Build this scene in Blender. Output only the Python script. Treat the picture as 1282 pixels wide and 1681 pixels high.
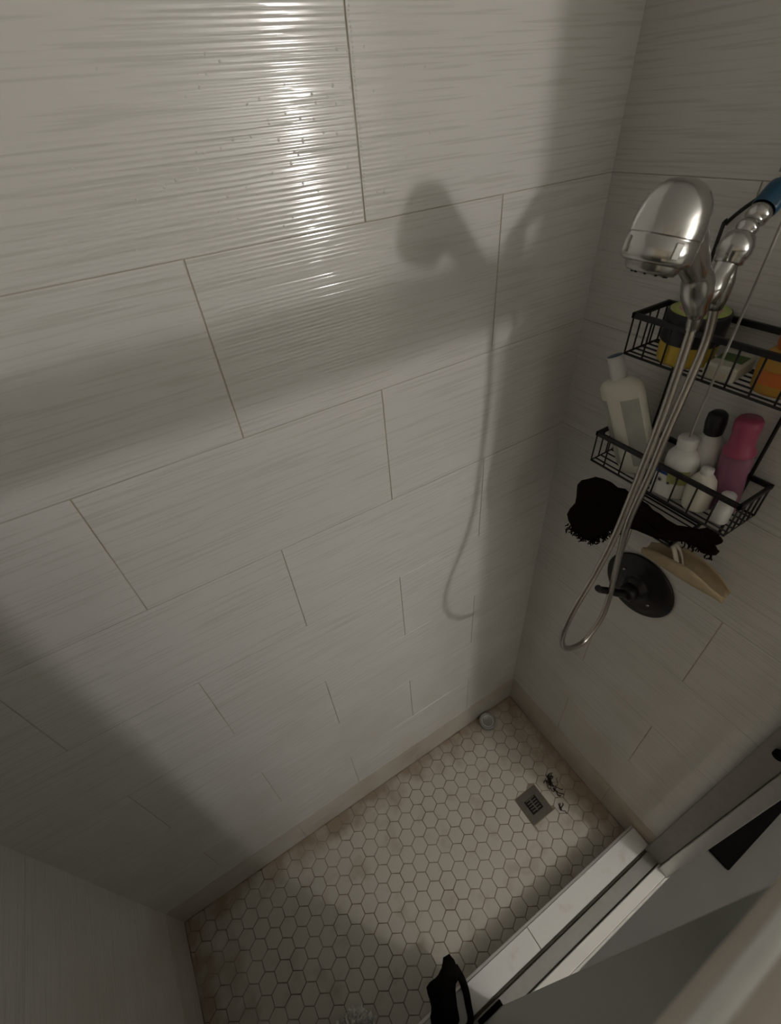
import bpy, math, random
from mathutils import Vector, Matrix

# ------------------------------------------------------------------ clear
for o in list(bpy.data.objects):
    bpy.data.objects.remove(o)
scene = bpy.context.scene
COL = scene.collection

# ------------------------------------------------------------------ camera
cam_data = bpy.data.cameras.new('camera')
cam = bpy.data.objects.new('camera', cam_data)
COL.objects.link(cam)
RX = Vector((0.85195, -0.51812, -0.07565))
RD = Vector((-0.39365, -0.53851, -0.74501))
CAM = Vector((-0.8602, -0.6694, 2.0596))
RX.normalize()
RF = RX.cross(RD).normalized()
RD = RF.cross(RX).normalized()
cam.matrix_world = Matrix((
    (RX.x, -RD.x, -RF.x, CAM.x),
    (RX.y, -RD.y, -RF.y, CAM.y),
    (RX.z, -RD.z, -RF.z, CAM.z),
    (0, 0, 0, 1)))
cam_data.sensor_fit = 'HORIZONTAL'
cam_data.sensor_width = 36.0
cam_data.lens = 759.31 / 1282 * 36.0
cam_data.clip_start = 0.01
cam_data.dof.use_dof = True
cam_data.dof.focus_distance = 1.15
cam_data.dof.aperture_fstop = 9.0
scene.camera = cam

# ------------------------------------------------------------------ world, light level
world = bpy.data.worlds.new('world')
scene.world = world
world.use_nodes = True
world.node_tree.nodes['Background'].inputs[0].default_value = (0.9, 0.95, 1.0, 1)
world.node_tree.nodes['Background'].inputs[1].default_value = 0.02
scene.view_settings.view_transform = 'Standard'
scene.view_settings.look = 'None'
scene.view_settings.gamma = 1.0
scene.view_settings.use_curve_mapping = False
scene.view_settings.exposure = 0.0
LAMP_POS = Vector((0.32, -2.2, 2.02))
LAMP_POWER = 28.5
LAMP_COLOR = (1.0, 0.955, 0.925)

H = 0.255          # height of one wall tile row
W = 1.475          # width of the shower
PI = math.pi
rnd = random.Random(7)

# ------------------------------------------------------------------ mesh helpers
class MB:
    def __init__(self):
        self.v = []; self.f = []; self.s = []
    def add(self, verts, faces, smooth=False):
        n = len(self.v)
        self.v += [Vector(p) for p in verts]
        self.f += [tuple(i + n for i in fc) for fc in faces]
        self.s += [smooth] * len(faces)
        return self
    def box(self, a, b, M=None, bev=0.0):
        x0, y0, z0 = [min(a[i], b[i]) for i in range(3)]
        x1, y1, z1 = [max(a[i], b[i]) for i in range(3)]
        if bev <= 0:
            vs = [(x, y, z) for z in (z0, z1) for y in (y0, y1) for x in (x0, x1)]
            fs = [(0, 2, 3, 1), (4, 5, 7, 6), (0, 1, 5, 4), (2, 6, 7, 3), (0, 4, 6, 2), (1, 3, 7, 5)]
        else:
            e = bev; vs = []; idx = {}
            lo = (x0, y0, z0); hi = (x1, y1, z1)
            for sx in (0, 1):
                for sy in (0, 1):
                    for sz in (0, 1):
                        sg = (sx, sy, sz)
                        for ax in range(3):
                            p = []
                            for k in range(3):
                                q = hi[k] if sg[k] else lo[k]
                                if k != ax:
                                    q += -e if sg[k] else e
                                p.append(q)
                            idx[(sx, sy, sz, ax)] = len(vs); vs.append(tuple(p))
            fs = []
            for ax in range(3):
                u, w = (ax + 1) % 3, (ax + 2) % 3
                for s in (0, 1):
                    loop = []
                    for (a1, b1) in ((0, 0), (1, 0), (1, 1), (0, 1)):
                        sg = [0, 0, 0]; sg[ax] = s; sg[u] = a1; sg[w] = b1
                        loop.append(idx[(*sg, ax)])
                    fs.append(tuple(loop if s else loop[::-1]))
            for ax in range(3):            # edge strips along axis ax
                u, w = (ax + 1) % 3, (ax + 2) % 3
                for a1 in (0, 1):
                    for b1 in (0, 1):
                        q = []
                        for t in (0, 1):
                            sg = [0, 0, 0]; sg[ax] = t; sg[u] = a1; sg[w] = b1
                            q.append((idx[(*sg, u)], idx[(*sg, w)]))
                        loop = (q[0][0], q[1][0], q[1][1], q[0][1])
                        fs.append(loop if (a1 ^ b1) else loop[::-1])
            for sx in (0, 1):
                for sy in (0, 1):
                    for sz in (0, 1):
                        t = tuple(idx[(sx, sy, sz, ax)] for ax in range(3))
                        fs.append(t if (sx + sy + sz) % 2 else t[::-1])
        if M: vs = [M @ Vector(p) for p in vs]
        return self.add(vs, fs)
    def tube(self, pts, r, n=10, cap=True, closed=False, smooth=True, flat=1.0):
        pts = [Vector(p) for p in pts]
        m = len(pts)
        rs = r if isinstance(r, (list, tuple)) else [r] * m
        def tan(i):
            if closed:
                t = pts[(i + 1) % m] - pts[i - 1]
            else:
                t = pts[min(i + 1, m - 1)] - pts[max(i - 1, 0)]
            return t.normalized()
        t0 = tan(0)
        up = Vector((0, 0, 1)) if abs(t0.z) < 0.9 else Vector((0, 1, 0))
        nrm = (up - t0 * up.dot(t0)).normalized()
        vs = []; fs = []
        for i in range(m):
            t = tan(i)
            nrm = (nrm - t * nrm.dot(t)).normalized()
            b = t.cross(nrm)
            for k in range(n):
                a = 2 * PI * k / n
                vs.append(pts[i] + (nrm * math.cos(a) * flat + b * math.sin(a)) * rs[i])
        for i in range(m if closed else m - 1):
            j = (i + 1) % m
            for k in range(n):
                l = (k + 1) % n
                fs.append((i * n + k, i * n + l, j * n + l, j * n + k))
        self.add(vs, fs, smooth)
        if cap and not closed:
            base = len(self.v) - len(vs)
            self.f += [tuple(base + k for k in range(n))[::-1], tuple(base + (m - 1) * n + k for k in range(n))]
            self.s += [False, False]
        return self
    def lathe(self, prof, n=28, M=None, sx=1.0, sy=1.0, smooth=True):
        """profile [(radius, height)], optional oval cross-section"""
        vs = []; fs = []
        for (r, z) in prof:
            for k in range(n):
                a = 2 * PI * k / n
                vs.append(Vector((max(r, 1e-5) * math.cos(a) * sx, max(r, 1e-5) * math.sin(a) * sy, z)))
        for i in range(len(prof) - 1):
            for k in range(n):
                l = (k + 1) % n
                fs.append((i * n + k, i * n + l, (i + 1) * n + l, (i + 1) * n + k))
        if M: vs = [M @ p for p in vs]
        return self.add(vs, fs, smooth)
    def prism(self, poly, z0, z1, bev=0.0):
        """convex polygon (x,y) extruded upward, top chamfered"""
        n = len(poly)
        cx = sum(p[0] for p in poly) / n; cy = sum(p[1] for p in poly) / n
        def shr(p, e):
            d = math.hypot(p[0] - cx, p[1] - cy) or 1
            return (p[0] - (p[0] - cx) / d * e, p[1] - (p[1] - cy) / d * e)
        vs = [(p[0], p[1], z0) for p in poly] + [(p[0], p[1], z1 - bev) for p in poly]
        vs += [(*shr(p, bev * 1.6), z1) for p in poly]
        fs = [tuple(range(n))[::-1], tuple(range(2 * n, 3 * n))]
        for k in range(n):
            l = (k + 1) % n
            fs.append((k, l, n + l, n + k)); fs.append((n + k, n + l, 2 * n + l, 2 * n + k))
        return self.add(vs, fs)
    def mesh(self, name, mat):
        me = bpy.data.meshes.new(name)
        me.from_pydata([tuple(p) for p in self.v], [], self.f)
        me.polygons.foreach_set('use_smooth', self.s)
        me.materials.append(mat)
        me.update()
        return me
    def build(self, name, mat, parent=None):
        o = bpy.data.objects.new(name, self.mesh(name, mat))
        COL.objects.link(o)
        if parent:
            o.parent = parent
            o.matrix_parent_inverse = parent.matrix_basis.inverted()
        return o

def tag(o, label=None, cat=None, group=None, kind=None):
    if label: o['label'] = label
    if cat: o['category'] = cat
    if group: o['group'] = group
    if kind: o['kind'] = kind
    return o

def thing(name, loc, label, cat, group=None):
    o = bpy.data.objects.new(name, None)
    o.empty_display_size = 0.03
    o.location = loc
    COL.objects.link(o)
    return tag(o, label, cat, group)

def catmull(pts, sub=8, closed=False):
    P = [Vector(p) for p in pts]; out = []
    n = len(P)
    for i in range(n if closed else n - 1):
        if closed:
            a, b, c, d = P[i - 1], P[i], P[(i + 1) % n], P[(i + 2) % n]
        else:
            a, b, c, d = P[max(i - 1, 0)], P[i], P[i + 1], P[min(i + 2, n - 1)]
        for k in range(sub):
            t = k / sub
            out.append(0.5 * ((2 * b) + (c - a) * t + (2 * a - 5 * b + 4 * c - d) * t * t + (3 * b - a - 3 * c + d) * t ** 3))
    if not closed: out.append(P[-1])
    return out

def frame_to(origin, axis, side=None):
    """matrix whose local +Z runs along axis"""
    z = Vector(axis).normalized()
    x = Vector(side) if side is not None else (Vector((0, 1, 0)) if abs(z.y) < 0.9 else Vector((1, 0, 0)))
    x = (x - z * x.dot(z)).normalized()
    y = z.cross(x)
    o = Vector(origin)
    return Matrix(((x.x, y.x, z.x, o.x), (x.y, y.y, z.y, o.y), (x.z, y.z, z.z, o.z), (0, 0, 0, 1)))

# ------------------------------------------------------------------ materials
def newmat(name):
    m = bpy.data.materials.new(name); m.use_nodes = True
    nt = m.node_tree
    return m, nt, nt.nodes['Principled BSDF'], nt.nodes, nt.links

def plain(name, col, rough=0.5, metal=0.0, noise=0.0, nscale=40.0, bump=0.0, trans=0.0, spec=0.5, alpha=1.0, ior=1.45):
    m, nt, p, N, L = newmat(name)
    p.inputs['Base Color'].default_value = (*col, 1)
    p.inputs['Roughness'].default_value = rough
    p.inputs['Metallic'].default_value = metal
    p.inputs['Transmission Weight'].default_value = trans
    p.inputs['Specular IOR Level'].default_value = spec
    p.inputs['IOR'].default_value = ior
    tc = N.new('ShaderNodeTexCoord')
    nz = N.new('ShaderNodeTexNoise'); nz.inputs['Scale'].default_value = nscale
    nz.inputs['Detail'].default_value = 4
    L.new(tc.outputs['Object'], nz.inputs['Vector'])
    if noise > 0:
        mx = N.new('ShaderNodeMix'); mx.data_type = 'RGBA'
        mx.inputs['A'].default_value = (*[c * (1 - noise) for c in col], 1)
        mx.inputs['B'].default_value = (*[min(1, c * (1 + noise)) for c in col], 1)
        L.new(nz.outputs['Fac'], mx.inputs['Factor'])
        L.new(mx.outputs['Result'], p.inputs['Base Color'])
    if bump > 0:
        b = N.new('ShaderNodeBump'); b.inputs['Strength'].default_value = bump
        b.inputs['Distance'].default_value = 0.002
        L.new(nz.outputs['Fac'], b.inputs['Height']); L.new(b.outputs['Normal'], p.inputs['Normal'])
    return m

def math_node(N, L, op, a, b=None, c=None):
    n = N.new('ShaderNodeMath'); n.operation = op
    for i, v in enumerate((a, b, c)):
        if v is None: continue
        if hasattr(v, 'links'): L.new(v, n.inputs[i])
        else: n.inputs[i].default_value = v
    return n.outputs[0]

def tile_material(name, base, stain, stain_amt, rough=0.2):
    """glazed tile with fine broken horizontal ribs (relief) and blotchy soap film"""
    m, nt, p, N, L = newmat(name)
    geo = N.new('ShaderNodeNewGeometry')
    sep = N.new('ShaderNodeSeparateXYZ'); L.new(geo.outputs['Position'], sep.inputs[0])
    oi = N.new('ShaderNodeObjectInfo')
    s = math_node(N, L, 'ADD', sep.outputs['X'], sep.outputs['Y'])
    off = math_node(N, L, 'MULTIPLY', oi.outputs['Random'], 13.0)
    def streak(sx, sz, seed, detail=1.5):
        cmb = N.new('ShaderNodeCombineXYZ')
        L.new(math_node(N, L, 'MULTIPLY_ADD', s, sx, off), cmb.inputs[0])
        L.new(math_node(N, L, 'MULTIPLY', sep.outputs['Z'], sz), cmb.inputs[1])
        cmb.inputs[2].default_value = seed
        nz = N.new('ShaderNodeTexNoise'); nz.inputs['Scale'].default_value = 1.0
        nz.inputs['Detail'].default_value = detail
        L.new(cmb.outputs[0], nz.inputs['Vector'])
        return nz.outputs['Fac']
    a = streak(7.0, 300.0, 1.3, 0.6)
    b = streak(3.5, 60.0, 7.7)
    ph = math_node(N, L, 'MULTIPLY', b, 3.2)
    wv = math_node(N, L, 'SINE', math_node(N, L, 'MULTIPLY_ADD', sep.outputs['Z'], 2 * PI / 0.0056, ph))
    grooves = N.new('ShaderNodeValToRGB')                     # broken dashes pressed into the glaze
    grooves.color_ramp.elements[0].position = 0.36; grooves.color_ramp.elements[0].color = (0, 0, 0, 1)
    grooves.color_ramp.elements[1].position = 0.45; grooves.color_ramp.elements[1].color = (1, 1, 1, 1)
    L.new(a, grooves.inputs[0])
    h1 = math_node(N, L, 'MULTIPLY', wv, 0.30)
    h2 = math_node(N, L, 'MULTIPLY_ADD', grooves.outputs[0], 0.26, h1)
    bp = N.new('ShaderNodeBump'); bp.inputs['Strength'].default_value = 0.34; bp.inputs['Distance'].default_value = 0.0010
    L.new(h2, bp.inputs['Height']); L.new(bp.outputs['Normal'], p.inputs['Normal'])
    # blotchy stain
    nz = N.new('ShaderNodeTexNoise'); nz.inputs['Scale'].default_value = 5.0; nz.inputs['Detail'].default_value = 5
    L.new(geo.outputs['Position'], nz.inputs['Vector'])
    rp = N.new('ShaderNodeValToRGB')
    rp.color_ramp.elements[0].position = 0.42; rp.color_ramp.elements[1].position = 0.72
    L.new(nz.outputs['Fac'], rp.inputs[0])
    low = N.new('ShaderNodeMapRange'); low.inputs['From Min'].default_value = 0.1; low.inputs['From Max'].default_value = 1.1
    low.inputs['To Min'].default_value = 1.0; low.inputs['To Max'].default_value = 0.12
    L.new(sep.outputs['Z'], low.inputs['Value'])
    fac = math_node(N, L, 'MULTIPLY', math_node(N, L, 'MULTIPLY', rp.outputs[0], low.outputs[0]), stain_amt)
    mx = N.new('ShaderNodeMix'); mx.data_type = 'RGBA'
    mx.inputs['A'].default_value = (*base, 1); mx.inputs['B'].default_value = (*stain, 1)
    L.new(fac, mx.inputs['Factor'])
    # the pressed dashes are coloured slightly darker than the base
    mx2 = N.new('ShaderNodeMix'); mx2.data_type = 'RGBA'
    mx2.inputs['B'].default_value = (base[0] * 0.89, base[1] * 0.89, base[2] * 0.87, 1)
    L.new(mx.outputs['Result'], mx2.inputs['A'])
    L.new(math_node(N, L, 'SUBTRACT', 1.0, grooves.outputs[0]), mx2.inputs['Factor'])
    L.new(mx2.outputs['Result'], p.inputs['Base Color'])
    p.inputs['Roughness'].default_value = rough
    return m

def stained(name, base, stain, scale, lo, hi, amt, rough, edge=None, bump=0.0):
    """base colour with brown mineral stain; edge=(axis limits) biases it towards the shower's rim"""
    m, nt, p, N, L = newmat(name)
    geo = N.new('ShaderNodeNewGeometry')
    nz = N.new('ShaderNodeTexNoise'); nz.inputs['Scale'].default_value = scale; nz.inputs['Detail'].default_value = 6
    L.new(geo.outputs['Position'], nz.inputs['Vector'])
    rp = N.new('ShaderNodeMapRange'); rp.inputs['From Min'].default_value = lo; rp.inputs['From Max'].default_value = hi
    val = nz.outputs['Fac']
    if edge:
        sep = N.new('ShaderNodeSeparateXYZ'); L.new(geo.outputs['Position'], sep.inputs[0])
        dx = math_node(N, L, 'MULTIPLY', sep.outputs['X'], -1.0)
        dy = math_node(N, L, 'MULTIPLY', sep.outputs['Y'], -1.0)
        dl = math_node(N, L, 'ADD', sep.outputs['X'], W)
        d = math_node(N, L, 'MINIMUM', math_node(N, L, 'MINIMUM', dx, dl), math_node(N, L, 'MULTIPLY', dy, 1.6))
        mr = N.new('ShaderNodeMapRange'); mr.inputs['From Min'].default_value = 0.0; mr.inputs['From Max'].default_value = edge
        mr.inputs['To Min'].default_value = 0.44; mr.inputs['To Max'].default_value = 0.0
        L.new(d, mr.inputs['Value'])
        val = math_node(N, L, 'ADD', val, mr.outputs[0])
    L.new(val, rp.inputs['Value'])
    fac = math_node(N, L, 'MULTIPLY', rp.outputs[0], amt)
    mx = N.new('ShaderNodeMix'); mx.data_type = 'RGBA'
    mx.inputs['A'].default_value = (*base, 1); mx.inputs['B'].default_value = (*stain, 1)
    L.new(fac, mx.inputs['Factor']); L.new(mx.outputs['Result'], p.inputs['Base Color'])
    p.inputs['Roughness'].default_value = rough
    if bump:
        b = N.new('ShaderNodeBump'); b.inputs['Strength'].default_value = bump; b.inputs['Distance'].default_value = 0.001
        L.new(nz.outputs['Fac'], b.inputs['Height']); L.new(b.outputs['Normal'], p.inputs['Normal'])
    return m

M_TILE = tile_material('ribbed_white_tile', (0.72, 0.705, 0.675), (0.50, 0.44, 0.35), 0.5, 0.11)
M_BASE = tile_material('base_row_tile', (0.60, 0.565, 0.51), (0.40, 0.33, 0.24), 0.8, 0.3)
M_GROUT = stained('wall_grout', (0.58, 0.52, 0.43), (0.40, 0.33, 0.23), 9.0, 0.40, 0.65, 0.9, 0.9)
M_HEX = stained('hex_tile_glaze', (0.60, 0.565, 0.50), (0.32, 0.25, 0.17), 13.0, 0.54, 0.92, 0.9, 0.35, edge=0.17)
M_FGROUT = stained('floor_grout', (0.36, 0.315, 0.245), (0.17, 0.125, 0.08), 8.0, 0.38, 0.65, 0.9, 0.9)
M_CURBTILE = stained('curb_tile', (0.76, 0.75, 0.73), (0.45, 0.38, 0.27), 22.0, 0.58, 0.85, 0.6, 0.25)
M_PAINT = plain('wall_paint', (0.78, 0.78, 0.72), 0.7, noise=0.03, nscale=3)
M_CEIL = plain('ceiling_paint', (0.84, 0.84, 0.82), 0.8, noise=0.02, nscale=3)
M_BFLOOR = plain('bathroom_floor_tile', (0.115, 0.11, 0.105), 0.5, noise=0.12, nscale=9)
M_CHROME = plain('chrome', (0.54, 0.53, 0.51), 0.19, 1.0, noise=0.06, nscale=30)
M_CHROMED = plain('chrome_darkened', (0.42, 0.41, 0.39), 0.25, 1.0, noise=0.10, nscale=60)
M_HOSE = plain('steel_hose', (0.50, 0.47, 0.43), 0.32, 1.0, noise=0.12, nscale=90)
M_ALU = plain('brushed_aluminium', (0.62, 0.61, 0.59), 0.38, 1.0, noise=0.08, nscale=60)
M_ALUD = plain('dull_aluminium', (0.33, 0.32, 0.30), 0.5, 0.6, noise=0.15, nscale=40)
M_HEADER = plain('satin_nickel_header', (0.62, 0.57, 0.50), 0.5, 0.1, noise=0.05, nscale=25)
M_BLACK = plain('black_coated_wire', (0.010, 0.010, 0.010), 0.42, noise=0.2, nscale=80)
M_BRONZE = plain('black_bronze', (0.016, 0.014, 0.013), 0.30, 0.3, noise=0.2, nscale=30)
M_CLOTH = plain('black_knit', (0.008, 0.006, 0.006), 0.95, noise=0.4, nscale=120, bump=0.6, spec=0.1)
M_LACE = plain('black_brown_net', (0.011, 0.006, 0.005), 0.95, noise=0.6, nscale=90, bump=0.7, spec=0.1)
M_TAN = plain('tan_terry', (0.50, 0.40, 0.26), 0.9, noise=0.18, nscale=60, bump=0.5, spec=0.2)
M_TANIN = plain('tan_lining', (0.30, 0.21, 0.11), 0.95, noise=0.2, nscale=50, spec=0.1)
M_STRAP = plain('cream_strap', (0.62, 0.56, 0.45), 0.9, noise=0.05)
M_CREAMP = plain('cream_plastic', (0.80, 0.77, 0.66), 0.38, noise=0.03, nscale=20)
M_WHITEP = plain('white_plastic', (0.76, 0.75, 0.72), 0.35, noise=0.02, nscale=20)
M_GREYLBL = plain('grey_print', (0.46, 0.47, 0.41), 0.5, noise=0.22, nscale=40)
M_BLUECAP = plain('slate_blue_cap', (0.09, 0.14, 0.22), 0.4, noise=0.05)
M_BLUE = plain('blue_sleeve', (0.016, 0.075, 0.14), 0.35, noise=0.15, nscale=50)
M_NAVY = plain('navy_print', (0.02, 0.06, 0.22), 0.4, noise=0.1)
M_YELLOW = plain('yellow_plastic', (0.62, 0.43, 0.05), 0.4, noise=0.08, nscale=30)
M_DARKLID = plain('charcoal_plastic', (0.014, 0.014, 0.017), 0.4, noise=0.1)
M_PINKPRINT = plain('pink_print', (0.52, 0.26, 0.30), 0.45, noise=0.25, nscale=90)
M_GREENPRINT = plain('lime_print', (0.42, 0.48, 0.14), 0.45, noise=0.3, nscale=90)
M_LEAF = plain('leaf_green_print', (0.10, 0.17, 0.06), 0.5, noise=0.25, nscale=60)
M_OLIVE = plain('olive_print', (0.34, 0.35, 0.12), 0.5, noise=0.3, nscale=70)
M_ORANGE = plain('orange_plastic', (0.72, 0.20, 0.04), 0.35, noise=0.06)
M_AMBER = plain('amber_gel', (0.62, 0.34, 0.06), 0.25, noise=0.12, nscale=25)
M_PINK = plain('magenta_plastic', (0.40, 0.075, 0.15), 0.35, noise=0.05)
M_PURPLE = plain('purple_pink_plastic', (0.30, 0.12, 0.19), 0.35, noise=0.10, nscale=25)
M_SOAP = plain('cream_wrapper', (0.66, 0.65, 0.55), 0.45, noise=0.05, nscale=30)
M_GLASSCAP = plain('clear_plastic', (0.62, 0.63, 0.58), 0.2, noise=0.06, trans=0.35)
M_DROP = plain('water', (0.70, 0.685, 0.655), 0.04, spec=0.9)
M_DRAIN = plain('dull_drain_metal', (0.16, 0.145, 0.12), 0.5, 0.4, noise=0.2, nscale=50)
M_DRAINHOLE = plain('drain_slot_black', (0.006, 0.006, 0.006), 0.8)
M_HAIR = plain('dark_hair', (0.020, 0.011, 0.007), 0.8)
M_POUF = plain('white_mesh', (0.86, 0.85, 0.82), 0.9, noise=0.05, nscale=60)
M_RUBBER = plain('black_rubber', (0.004, 0.004, 0.004), 0.95, noise=0.2, spec=0.08)
M_EDGELIGHT = plain('painted_edge_light', (0.78, 0.78, 0.75), 0.4, 0.2, noise=0.03)  # pale colour stands in for light along the header's edge
M_GRIME = plain('grimy_groove', (0.07, 0.06, 0.045), 0.8, noise=0.4, nscale=40)

def obscure_glass():
    """grey-green obscured sheet: mostly scatters, lets a little light through"""
    m, nt, p, N, L = newmat('obscure_glass')
    p.inputs['Base Color'].default_value = (0.15, 0.165, 0.15, 1)
    p.inputs['Roughness'].default_value = 0.35
    tr = N.new('ShaderNodeBsdfTranslucent'); tr.inputs[0].default_value = (0.55, 0.60, 0.54, 1)
    nz = N.new('ShaderNodeTexNoise'); nz.inputs['Scale'].default_value = 60
    tc = N.new('ShaderNodeTexCoord'); L.new(tc.outputs['Object'], nz.inputs['Vector'])
    b = N.new('ShaderNodeBump'); b.inputs['Strength'].default_value = 0.25; b.inputs['Distance'].default_value = 0.002
    L.new(nz.outputs['Fac'], b.inputs['Height']); L.new(b.outputs['Normal'], p.inputs['Normal'])
    mx = N.new('ShaderNodeMixShader'); mx.inputs[0].default_value = 0.13
    L.new(p.outputs[0], mx.inputs[1]); L.new(tr.outputs[0], mx.inputs[2])
    L.new(mx.outputs[0], N['Material Output'].inputs[0])
    return m
M_PANEL = obscure_glass()

# ------------------------------------------------------------------ room shell
ROOM_X1, ROOM_Y1, CEIL = 1.35, -2.45, 2.46
floor = tag(MB().box((-W, -0.62, -0.06), (0, 0, 0.0007)).build('floor', M_FGROUT),
            'shower pan of white hexagon mosaic with brown grout', 'floor', kind='structure')
bfloor = tag(MB().box((-W, ROOM_Y1, -0.06), (ROOM_X1, -0.775, 0)).box((0.1, -0.775, -0.06), (ROOM_X1, 0, 0)).build('floor_bathroom', M_BFLOOR),
             'dull grey bathroom floor outside the shower curb', 'floor', kind='structure')
wall_back = tag(MB().box((-W, 0.0, -0.06), (ROOM_X1, 0.08, CEIL)).build('wall_back', M_GROUT),
                'long shower wall of white ribbed tiles in brick bond', 'wall', kind='structure')
wall_right = tag(MB().box((0.0, -0.775, -0.06), (0.1, 0, CEIL)).build('wall_right', M_GROUT),
                 'shaded end wall of white tiles behind the black caddy', 'wall', kind='structure')
wall_left = tag(MB().box((-W - 0.08, ROOM_Y1, -0.06), (-W, 0.08, CEIL)).build('wall_left', M_GROUT),
                'dark end wall of white tiles at the lower left', 'wall', kind='structure')
tag(MB().box((-W, ROOM_Y1 - 0.08, -0.06), (ROOM_X1, ROOM_Y1, CEIL)).build('wall_front', M_PAINT),
    'painted bathroom wall facing the shower', 'wall', kind='structure')
tag(MB().box((ROOM_X1, ROOM_Y1, -0.06), (ROOM_X1 + 0.08, 0.08, CEIL)).build('wall_side', M_PAINT),
    'painted bathroom wall beyond the end wall', 'wall', kind='structure')
tag(MB().box((-W - 0.08, ROOM_Y1 - 0.08, CEIL), (ROOM_X1 + 0.08, 0.08, CEIL + 0.06)).build('ceiling', M_CEIL),
    'white painted bathroom ceiling', 'ceiling', kind='structure')

# ---- wall tiles: rows at J0, J1, then every H; half-tile brick bond
ROWS = [0.0, 0.1635, 0.405]
while ROWS[-1] < CEIL - 0.01:
    ROWS.append(min(ROWS[-1] + H, CEIL))
GAP = 0.0010
THK = 0.0013
def tile_wall(parent, place, length, phase=0.0, mirrored=False):
    for k in range(len(ROWS) - 1):
        z0, z1 = ROWS[k], ROWS[k + 1]
        first = 1 if k % 2 else 2
        cuts = [0.0]
        u = first * H * 0.985 + 0.004 + phase
        while u < length - 0.02:
            cuts.append(u); u += 2 * H * 0.99
        cuts.append(length)
        for a, b in zip(cuts[:-1], cuts[1:]):
            lip = rnd.uniform(0, 0.0004)
            mb = MB().box((a + GAP, 0, z0 + GAP * 0.45), (b - GAP, THK + lip, z1 - GAP * 0.45), bev=0.0005)
            mb.v = [Vector(place(p)) for p in mb.v]
            if mirrored: mb.f = [fc[::-1] for fc in mb.f]
            mb.build('tile', M_BASE if k == 0 else M_TILE, parent)
tile_wall(wall_back, lambda p: (-p[0], -p[1], p[2]), W)
tile_wall(wall_right, lambda p: (-p[1], -p[0], p[2]), 0.775, 0.0, True)
tile_wall(wall_left, lambda p: (-W + p[1], -p[0], p[2]), 0.775, 0.11)

# ---- hexagon mosaic
PITCH = 0.0530
HX0, HY0 = -0.8225, -0.161
RAD = (PITCH - 0.0026) / math.sqrt(3)
DR = (-0.270, -0.170, -0.430, -0.328)      # drain rectangle x0,x1,y0,y1
def clip(poly, ax, lim, keep_less):
    out = []
    for i in range(len(poly)):
        a, b = poly[i], poly[(i + 1) % len(poly)]
        ia = (a[ax] <= lim) if keep_less else (a[ax] >= lim)
        ib = (b[ax] <= lim) if keep_less else (b[ax] >= lim)
        if ia: out.append(a)
        if ia != ib:
            t = (lim - a[ax]) / (b[ax] - a[ax])
            out.append((a[0] + t * (b[0] - a[0]), a[1] + t * (b[1] - a[1])))
    return out
def area(poly):
    return abs(sum(poly[i][0] * poly[(i + 1) % len(poly)][1] - poly[(i + 1) % len(poly)][0] * poly[i][1] for i in range(len(poly)))) / 2
HEXPOLY = [(RAD * math.cos(PI / 6 + PI / 3 * k), RAD * math.sin(PI / 6 + PI / 3 * k)) for k in range(6)]
full = area(HEXPOLY)
pieces = []
for j in range(-16, 16):
    y = HY0 + j * PITCH * math.sqrt(3) / 2
    for i in range(-32, 32):
        x = HX0 + (i + 0.5 * (j % 2)) * PITCH
        if not (-W - 0.03 < x < 0.03 and -0.65 < y < 0.03): continue
        poly = [(x + p[0], y + p[1]) for p in HEXPOLY]
        inside = all(-W + 0.005 < p[0] < -0.005 and -0.618 < p[1] < -0.005 for p in poly)
        poly = clip(clip(clip(clip(poly, 0, -W + 0.005, False), 0, -0.005, True), 1, -0.619, False), 1, -0.005, True)
        # cut round the drain: keep the side that leaves the most
        if poly and any(DR[0] - 0.03 < p[0] < DR[1] + 0.03 and DR[2] - 0.03 < p[1] < DR[3] + 0.03 for p in poly):
            over = clip(clip(clip(clip(poly, 0, DR[0] - .002, False), 0, DR[1] + .002, True), 1, DR[2] - .002, False), 1, DR[3] + .002, True)
            if len(over) > 2 and area(over) > 1e-6:
                inside = False
                opts = [clip(poly, 0, DR[0] - .002, True), clip(poly, 0, DR[1] + .002, False),
                        clip(poly, 1, DR[2] - .002, True), clip(poly, 1, DR[3] + .002, False)]
                opts = [q for q in opts if len(q) > 2]
                poly = max(opts, key=area) if opts else []
        if len(poly) < 3 or area(poly) < full * 0.06: continue
        c = Vector((sum(p[0] for p in poly) / len(poly), sum(p[1] for p in poly) / len(poly), 0))
        d = c - CAM
        size = area(poly) * abs(d.z) / d.length ** 3
        pieces.append((size, x, y, poly, inside))
pieces.sort(key=lambda t: -t[0])
hex_mesh = MB().prism(HEXPOLY, -0.0015, 0.0022, 0.0006).mesh('hex_tile', M_HEX)
rest = MB(); nrest = 0
for n, (s_, x, y, poly, inside) in enumerate(pieces):
    if n < 300:
        if inside:
            o = bpy.data.objects.new('hex_tile', hex_mesh)
            o.location = (x, y, rnd.uniform(-0.0004, 0.0003))
            o.rotation_euler = (rnd.uniform(-.012, .012), rnd.uniform(-.012, .012), rnd.uniform(-.03, .03))
            COL.objects.link(o); o.parent = floor
        else:
            MB().prism(poly, -0.0015, 0.002, 0.0006).build('hex_tile', M_HEX, floor)
    else:
        rest.prism(poly, -0.0015, 0.002, 0.0006); nrest += 1
if nrest:
    tag(rest.build('hex_tile_remainder', M_HEX, floor), kind='stuff')

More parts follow.
